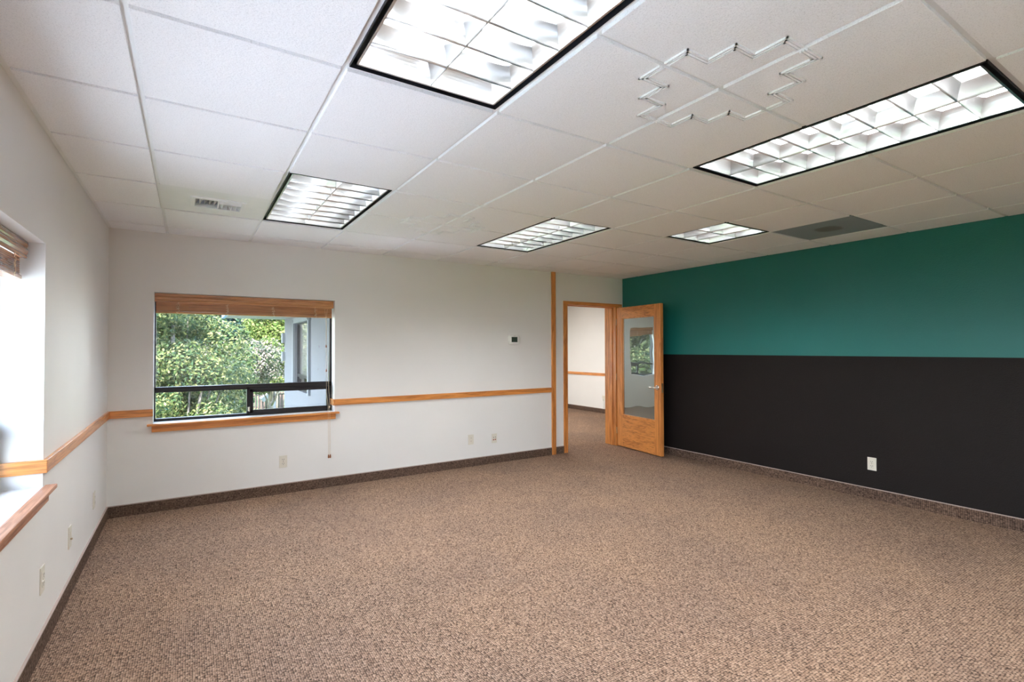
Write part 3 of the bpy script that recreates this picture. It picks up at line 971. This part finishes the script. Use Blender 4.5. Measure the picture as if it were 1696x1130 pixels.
# ------------------------------------------------------------------ wall fittings
def plate(name, label, cat, pos, nrm, w, h, kind, mat, group=None):
    """pos = centre on the wall; nrm in {'-y','+x','-x'}"""
    t = thing(name, label, cat, pos, group)
    x, y, z = pos
    def P(a, b, dd):          # a across, b up, dd out of the wall
        if nrm == '-y': return (x+a, y-dd, z+b)
        if nrm == '+x': return (x+dd, y+a, z+b)
        return (x-dd, y-a, z+b)
    def BX(mb, a0, a1, b0, b1, d0, d1, m, bev=0.0):
        p, q = P(a0, b0, d0), P(a1, b1, d1)
        mb.box(p, q, m, bev)
    mb = MB(); BX(mb, -w/2, w/2, -h/2, h/2, 0.0, 0.0055, mat, 0.0018)
    pl = part(mb, 'cover_plate', t)
    if kind == 'duplex':
        for s in (-1, 1):
            mb = MB()
            zc = s*0.0195
            pts = []
            BX(mb, -0.0165, 0.0165, zc-0.014, zc+0.014, 0.005, 0.0085, mat, 0.0015)
            BX(mb, -0.0085, -0.0055, zc-0.001, zc+0.008, 0.008, 0.0088, M['slot'])
            BX(mb, 0.0055, 0.0085, zc-0.001, zc+0.008, 0.008, 0.0088, M['slot'])
            BX(mb, -0.0022, 0.0022, zc-0.010, zc-0.0055, 0.008, 0.0088, M['slot'])
            part(mb, 'socket', t)
        mb = MB(); mb.tube([P(0, 0, 0.005), P(0, 0, 0.0068)], 0.003, M['chrome'], 10); part(mb, 'screw', t)
    elif kind == 'data':
        for i, (a, b, m) in enumerate(((-0.012, 0.012, M['slot']), (0.013, 0.013, M['slot']), (-0.012, -0.016, M['orangejack']), (0.013, -0.015, M['orangejack']))):
            mb = MB(); BX(mb, a-0.0075, a+0.0075, b-0.0075, b+0.0075, 0.005, 0.0066, m if i > 1 else mat, 0.0008)
            BX(mb, a-0.004, a+0.004, b-0.005, b+0.005, 0.0064, 0.0072, m if i > 1 else M['slot'])
            if i > 1: BX(mb, a-0.003, a+0.003, b-0.003, b+0.003, 0.007, 0.0076, M['slot'])
            part(mb, 'jack', t, 'orange jack' if i > 1 else None)
    elif kind == 'phone':
        for s in (-1, 1):
            mb = MB(); BX(mb, -0.010, 0.010, s*0.018-0.009, s*0.018+0.009, 0.005, 0.0085, mat, 0.001)
            BX(mb, -0.005, 0.005, s*0.018-0.003, s*0.018+0.003, 0.0083, 0.0087, M['binding'])
            part(mb, 'jack', t)
    elif kind == 'coax':
        mb = MB(); mb.tube([P(0, -0.012, 0.005), P(0, -0.012, 0.015)], 0.005, M['brass'], 10); part(mb, 'jack', t, 'brass coaxial jack')
        mb = MB(); BX(mb, -0.012, 0.012, 0.008, 0.030, 0.005, 0.0085, mat, 0.001); part(mb, 'insert', t)
    return t
WG = 'wall socket plates along the left wall'
plate('power_outlet', 'ivory double power outlet under the back window, left of the hanging cord', 'outlet', (1.332, 0.0, 0.305), '-y', 0.071, 0.116, 'duplex', M['ivory'])
plate('phone_outlet', 'ivory plate low on the back wall, left of the orange-jack plate', 'wall plate', (3.367, 0.0, 0.315), '-y', 0.071, 0.116, 'phone', M['ivory'])
plate('data_outlet', 'beige data plate with two orange jacks low on the back wall', 'wall plate', (3.687, 0.0, 0.300), '-y', 0.071, 0.112, 'data', M['ivory'])
plate('power_outlet', 'ivory plate on the left wall closest to the room corner', 'outlet', (0.0, -0.661, 0.318), '+x', 0.072, 0.118, 'duplex', M['ivory'], WG)
plate('coaxial_outlet', 'plain beige plate on the left wall, middle of the three there', 'wall plate', (0.0, -1.517, 0.325), '+x', 0.072, 0.122, 'coax', M['ivory'], WG)
plate('power_outlet', 'ivory double power outlet on the left wall under the window recess edge', 'outlet', (0.0, -2.152, 0.328), '+x', 0.072, 0.122, 'duplex', M['ivory'], WG)
plate('power_outlet', 'ivory double power outlet on the black lower part of the accent wall', 'outlet', (XR, -3.152, 0.320), '-x', 0.072, 0.117, 'duplex', M['ivory'])
plate('power_outlet', 'ivory power outlet in the adjoining room seen through the doorway', 'outlet', (NX1, 2.757, 0.325), '-x', 0.085, 0.105, 'duplex', M['ivory'])
mb = MB(); mb.box((NX1-0.016, 2.742, 0.098), (NX1, 2.764, 0.272), M['whiteplastic'], 0.002)
mb.box((NX1-0.035, 2.742, 0.272), (NX1-0.009, 2.772, 0.305), M['whiteplastic'], 0.003)
tag(mb.build('cable_cover'), 'white cable cover below the outlet in the adjoining room', 'cable cover')

# thermostat
t = thing('thermostat', 'white programmable thermostat with a dark screen on the back wall', 'thermostat', (3.968, 0.0, 1.497))
mb = MB()
bm = bmesh.new()
w_, h_ = 0.166/2, 0.115/2
outl = []
for k in range(48):
    th = 2*PI*k/48
    c, s = math.cos(th), math.sin(th)
    n_ = 5.0
    outl.append((3.968+w_*math.copysign(abs(c)**(2/n_), c), 1.497+h_*math.copysign(abs(s)**(2/n_), s)*(1+0.06*(1-abs(c)**2))))
def ringshrink(f, y): return [(3.968+(p[0]-3.968)*f, y, 1.497+(p[1]-1.497)*f) for p in outl]
layers = [ringshrink(0.97, 0.0), ringshrink(1.0, -0.006), ringshrink(1.0, -0.018), ringshrink(0.965, -0.026), ringshrink(0.80, -0.030)]
vv = [[bm.verts.new(p) for p in L] for L in layers]
for a, b in zip(vv[:-1], vv[1:]):
    for k in range(48):
        bm.faces.new((a[k], a[(k+1) % 48], b[(k+1) % 48], b[k]))
bm.faces.new(vv[-1])
mb.addbm(bm, M['whiteplastic'], None, True)
part(mb, 'case', t)
mb = MB(); mb.box((3.968-0.046, -0.0315, 1.497-0.030), (3.968+0.040, -0.029, 1.497+0.034), M['screen'], 0.001); part(mb, 'display', t, 'dark green-grey screen')
mb = MB()
for k, w in enumerate((0.008, 0.005, 0.007)): mb.box((3.955+k*0.011, -0.0305, 1.541), (3.955+k*0.011+w, -0.0298, 1.545), M['binding'])
part(mb, 'faint_mark', t)

# ------------------------------------------------------------------ outside
mb = MB(); mb.box((-60, -40, GZ-0.2), (60, 70, GZ), M['grass'])
tag(mb.build('ground'), 'green lawn outside', 'lawn', kind='structure')
mb = MB(); mb.box((-9.5, -20, GZ), (-0.25, 5.5, GZ+0.03), M['paving'])  # pale slab added to throw sunlight up through the left windows
tag(mb.build('bounce_paving'), 'unseen pale paving added beside the building to bounce sunlight indoors', 'paving', kind='structure')

def slope(px):
    t_ = (px-848)/834.95
    dx = fw.x+t_*r0.x; dy = fw.y+t_*r0.y
    return dx/dy, dy
def at(px, y):
    """ground position at distance y seen in pixel column px (places the thing once, in metres)"""
    s_, _ = slope(px)
    return CAM.x+s_*(y-CAM.y)

rng = np.random.default_rng(7)
def leaf_mesh(name, centers, radii, n, size, mat, parent, squash=0.8, droop=0.0):
    centers = np.array(centers); radii = np.array(radii)
    wts = radii**2; wts = wts/wts.sum()
    idx = rng.choice(len(centers), n, p=wts)
    d_ = rng.normal(size=(n, 3)); d_ /= np.linalg.norm(d_, axis=1)[:, None]
    rr = radii[idx]*(0.55+0.5*rng.random(n)**0.6)
    P = centers[idx]+d_*rr[:, None]*np.array([1, 1, squash])
    nrm = d_*0.7+rng.normal(size=(n, 3))*0.55+np.array([0, 0, 0.35]); nrm /= np.linalg.norm(nrm, axis=1)[:, None]
    a = np.cross(nrm, rng.normal(size=(n, 3))); a /= np.linalg.norm(a, axis=1)[:, None]
    b = np.cross(nrm, a)
    s_ = size*(0.6+0.8*rng.random(n))[:, None]
    V = np.empty((n, 6, 3))
    V[:, 0] = P-a*s_
    V[:, 1] = P-a*s_*0.25+b*s_*0.48+nrm*s_*0.12
    V[:, 2] = P+a*s_*0.45+b*s_*0.34+nrm*s_*0.1
    V[:, 3] = P+a*s_
    V[:, 4] = P+a*s_*0.45-b*s_*0.34+nrm*s_*0.1
    V[:, 5] = P-a*s_*0.25-b*s_*0.48+nrm*s_*0.12
    loc = parent.location
    V -= np.array(loc)
    me = bpy.data.meshes.new(name)
    me.vertices.add(n*6); me.vertices.foreach_set('co', V.reshape(-1))
    me.loops.add(n*8); me.polygons.add(n*2)
    base_ = np.arange(n)[:, None]*6
    lp = np.concatenate([base_+0, base_+1, base_+2, base_+3, base_+0, base_+3, base_+4, base_+5], axis=1).reshape(-1)
    me.loops.foreach_set('vertex_index', lp.astype(np.int32))
    me.polygons.foreach_set('loop_start', (np.arange(n*2)*4).astype(np.int32))
    me.materials.append(mat)
    me.update(calc_edges=True)
    o = bpy.data.objects.new(name, me); C.objects.link(o); o.parent = parent
    return o

L1 = leafmat('leaf_maple', (0.0182, 0.0421, 0.0224), (0.0505, 0.0785, 0.0224), (0.1851, 0.1851, 0.0785))  # cream and dark teal tones stand in for leaf highlights and shadows
L2 = leafmat('leaf_dark_fir', (0.0028, 0.0112, 0.0112), (0.0056, 0.0196, 0.0168), (0.0140, 0.0337, 0.0252), 0.1)
L3 = leafmat('leaf_lime', (0.0421, 0.0729, 0.0168), (0.0729, 0.1066, 0.0252), (0.1683, 0.1795, 0.0617))
L4 = leafmat('leaf_mid', (0.0140, 0.0337, 0.0196), (0.0309, 0.0589, 0.0252), (0.0842, 0.1010, 0.0421))
L5 = leafmat('blossom', (0.1543, 0.1178, 0.1122), (0.1739, 0.1487, 0.1262), (0.1963, 0.1851, 0.1459), 0.3)

def tree(name, label, x, y, zc, rx, rz, nblob, nleaf, size, mat, cat='tree', group=None, blossoms=0, lean=0.0, seed=1, br=0.34):
    r_ = np.random.default_rng(seed)
    t = thing(name, label, cat, (x, y, GZ), group)
    cs, rs = [], []
    for k in range(nblob):
        d_ = r_.normal(size=3); d_ /= np.linalg.norm(d_)
        q = r_.random()**0.45
        cs.append((x+d_[0]*rx*q, y+d_[1]*rx*q, zc+d_[2]*rz*q)); rs.append(rx*br*(0.7+0.6*r_.random()))
    leaf_mesh('foliage', cs, rs, nleaf, size, mat, t)
    if blossoms:
        leaf_mesh('blossoms', cs, [q*1.08 for q in rs], blossoms, size*0.8, L5, t)
    mb = MB()
    top = (x, y, zc+rz*0.4)
    mb.tube([(x, y, GZ), (x+0.05, y, (GZ+zc)/2), top], [0.14, 0.10, 0.03], M['bark'], 8)
    for k in range(0, nblob, 3):
        c = cs[k]
        st_ = (x, y, GZ+(zc-GZ)*0.45+0.3*r_.random())
        mid = ((x+c[0])/2+0.1, (y+c[1])/2, (st_[2]+c[2])/2-0.1)
        mb.tube([st_, mid, c], [0.045, 0.028, 0.008], M['bark'], 6)
    part(mb, 'trunk', t)
    return t

TG = 'trees and shrubs outside the back window'
tree('broadleaf_tree', 'big pale-green leafy tree filling the left half of the back window', at(286, 7.4), 7.4, 0.7, 1.22, 3.0, 64, 56000, 0.035, L1, group=TG, seed=3)
tree('broadleaf_tree', 'mid-green leafy tree behind the big one, centre of the back window', at(332, 11.3), 11.3, -0.2, 1.45, 2.4, 46, 22000, 0.055, L1, group=TG, seed=5)
tree('flowering_shrub', 'small tree with pinkish blossom in the middle of the back window', at(398, 14.6), 14.6, 0.75, 1.15, 0.85, 26, 8000, 0.05, L4, 'tree', TG, blossoms=10000, seed=8)
tree('flowering_shrub', 'small yellow-green blossoming tree beside the stucco wing corner', at(447, 16.8), 16.8, 0.85, 1.05, 0.95, 24, 11000, 0.055, L3, 'tree', TG, blossoms=3500, seed=9)
tree('conifer', 'dark fir behind the leafy trees, under the eave', at(402, 25.5), 25.5, 3.0, 1.9, 3.0, 44, 16000, 0.11, L2, group=TG, seed=12)
tree('broadleaf_tree', 'bright lime-green tree at the right, next to the wing corner', at(458, 21.6), 21.6, 2.3, 1.55, 2.2, 36, 15000, 0.08, L3, group=TG, seed=14)
for i, (px, y, zc, rr_, mt, lab) in enumerate([
        (190, 36.6, 1.2, 3.0, L4, 'far green tree behind the left edge of the back window'),
        (285, 47, 2.2, 3.6, L4, 'far green tree behind the big pale tree'),
        (366, 36.6, 1.8, 2.9, L4, 'far green tree above the middle of the back window, over the fence'),
        (428, 58, 3.0, 4.6, L1, 'far green tree between the fir and the lime-green tree'),
        (505, 47, 2.6, 3.6, L4, 'far green tree hidden mostly by the wing')]):
    tree('broadleaf_tree', lab, at(px, y), y, zc, rr_, rr_*1.15, 40, 8500, 0.19, mt, group='distant trees behind the fence', seed=30+i, br=0.42)
tree('broadleaf_tree', 'leafy tree far left of the back window, outside its view', -4.2, 15.0, 0.8, 2.2, 3.0, 44, 16000, 0.08, L1, group=TG, seed=21)
# trees beyond the left windows
for i, (x, y) in enumerate([(-14, -1.5), (-15, -6.0), (-13, 4.5), (-16, 9.5)]):
    tree('broadleaf_tree', ['tree across the paving opposite the left recess', 'tree across the paving opposite the viewpoint', 'tree across the paving past the room corner', 'tree across the paving, farthest back'][i], x, y, -0.4, 2.4, 2.3, 34, 5000, 0.15, L4, group='trees beyond the left windows', seed=50+i, br=0.4)

# board fence far across the lawn
fy = 33.0
t = thing('board_fence', 'brown board fence at the far side of the lawn', 'fence', (at(400, fy), fy, GZ))
mb = MB()
x = at(330, fy)
while x < at(520, fy):
    mb.box((x, fy, GZ), (x+0.13, fy+0.02, GZ+1.35), M['fencewood']); x += 0.17
part(mb, 'boards', t)
for z in (GZ+0.3, GZ+1.1):
    mb = MB(); mb.box((at(330, fy), fy+0.02, z), (at(520, fy), fy+0.06, z+0.09), M['fencewood'])
    part(mb, 'rail', t)
# dark railing near the canopy
ry = 19.6
t = thing('railing', 'dark upright-bar railing beyond the wing corner', 'railing', (at(445, ry), ry, GZ))
xa, xb = at(424, ry), at(490, ry)
mb = MB()
x = xa
while x < xb:
    mb.box((x, ry, GZ), (x+0.05, ry+0.03, -0.62), M['darkmetal']); x += 0.13
part(mb, 'bars', t)
for z in (-0.66, -1.35, GZ+0.1):
    mb = MB(); mb.box((xa, ry-0.01, z), (xb, ry+0.04, z+0.05), M['darkmetal'])
    part(mb, 'rail', t)
# white sloped canopy on a round post
cy_ = 18.9
xl_, xa_ = at(433, cy_), at(473, cy_)
zl, za_ = -0.76, 0.05
t = thing('canopy', 'white pitched canopy on a round post beyond the wing corner', 'canopy', ((xl_+xa_)/2, cy_, GZ))
mb = MB()
prof = [(xl_, zl), (xa_, za_), (2*xa_-xl_, zl), (2*xa_-xl_, zl-0.16), (xa_, za_-0.2), (xl_+0.1, zl-0.14)]
mb.prism([(p[0], p[1]) for p in prof], cy_, cy_+0.6, 1, M['exttrim'])
part(mb, 'roof', t)
mb = MB(); xp = at(453, cy_+0.3); mb.tube([(xp, cy_+0.3, GZ), (xp, cy_+0.3, -0.55)], [0.11, 0.10], M['exttrim'], 14); part(mb, 'post', t)

# portals help the renderer find the sky through the openings
def portal(loc, rot, sx, sy):
    ld = bpy.data.lights.new('window_portal', 'AREA'); ld.shape = 'RECTANGLE'; ld.size = sx; ld.size_y = sy
    ld.cycles.is_portal = True
    o = bpy.data.objects.new('window_portal', ld); C.objects.link(o); o.location = loc; o.rotation_euler = rot
portal(((W1[0]+W1[1])/2, 0.19, 1.315), (-PI/2, 0, 0), 1.5, 1.126)
portal((-0.198, (W2[0]+W2[1])/2, 1.315), (0, -PI/2, 0), 1.126, W2[1]-W2[0])
portal((-0.198, (W3[0]+W3[1])/2, 1.315), (0, -PI/2, 0), 1.126, W3[1]-W3[0])
portal((NX0+0.02, (WS[0]+WS[1])/2, 1.27), (0, -PI/2, 0), 1.06, WS[1]-WS[0])
portal(((WB[0]+WB[1])/2, NY1-0.04, 1.315), (-PI/2, 0, 0), WB[1]-WB[0], 1.126)
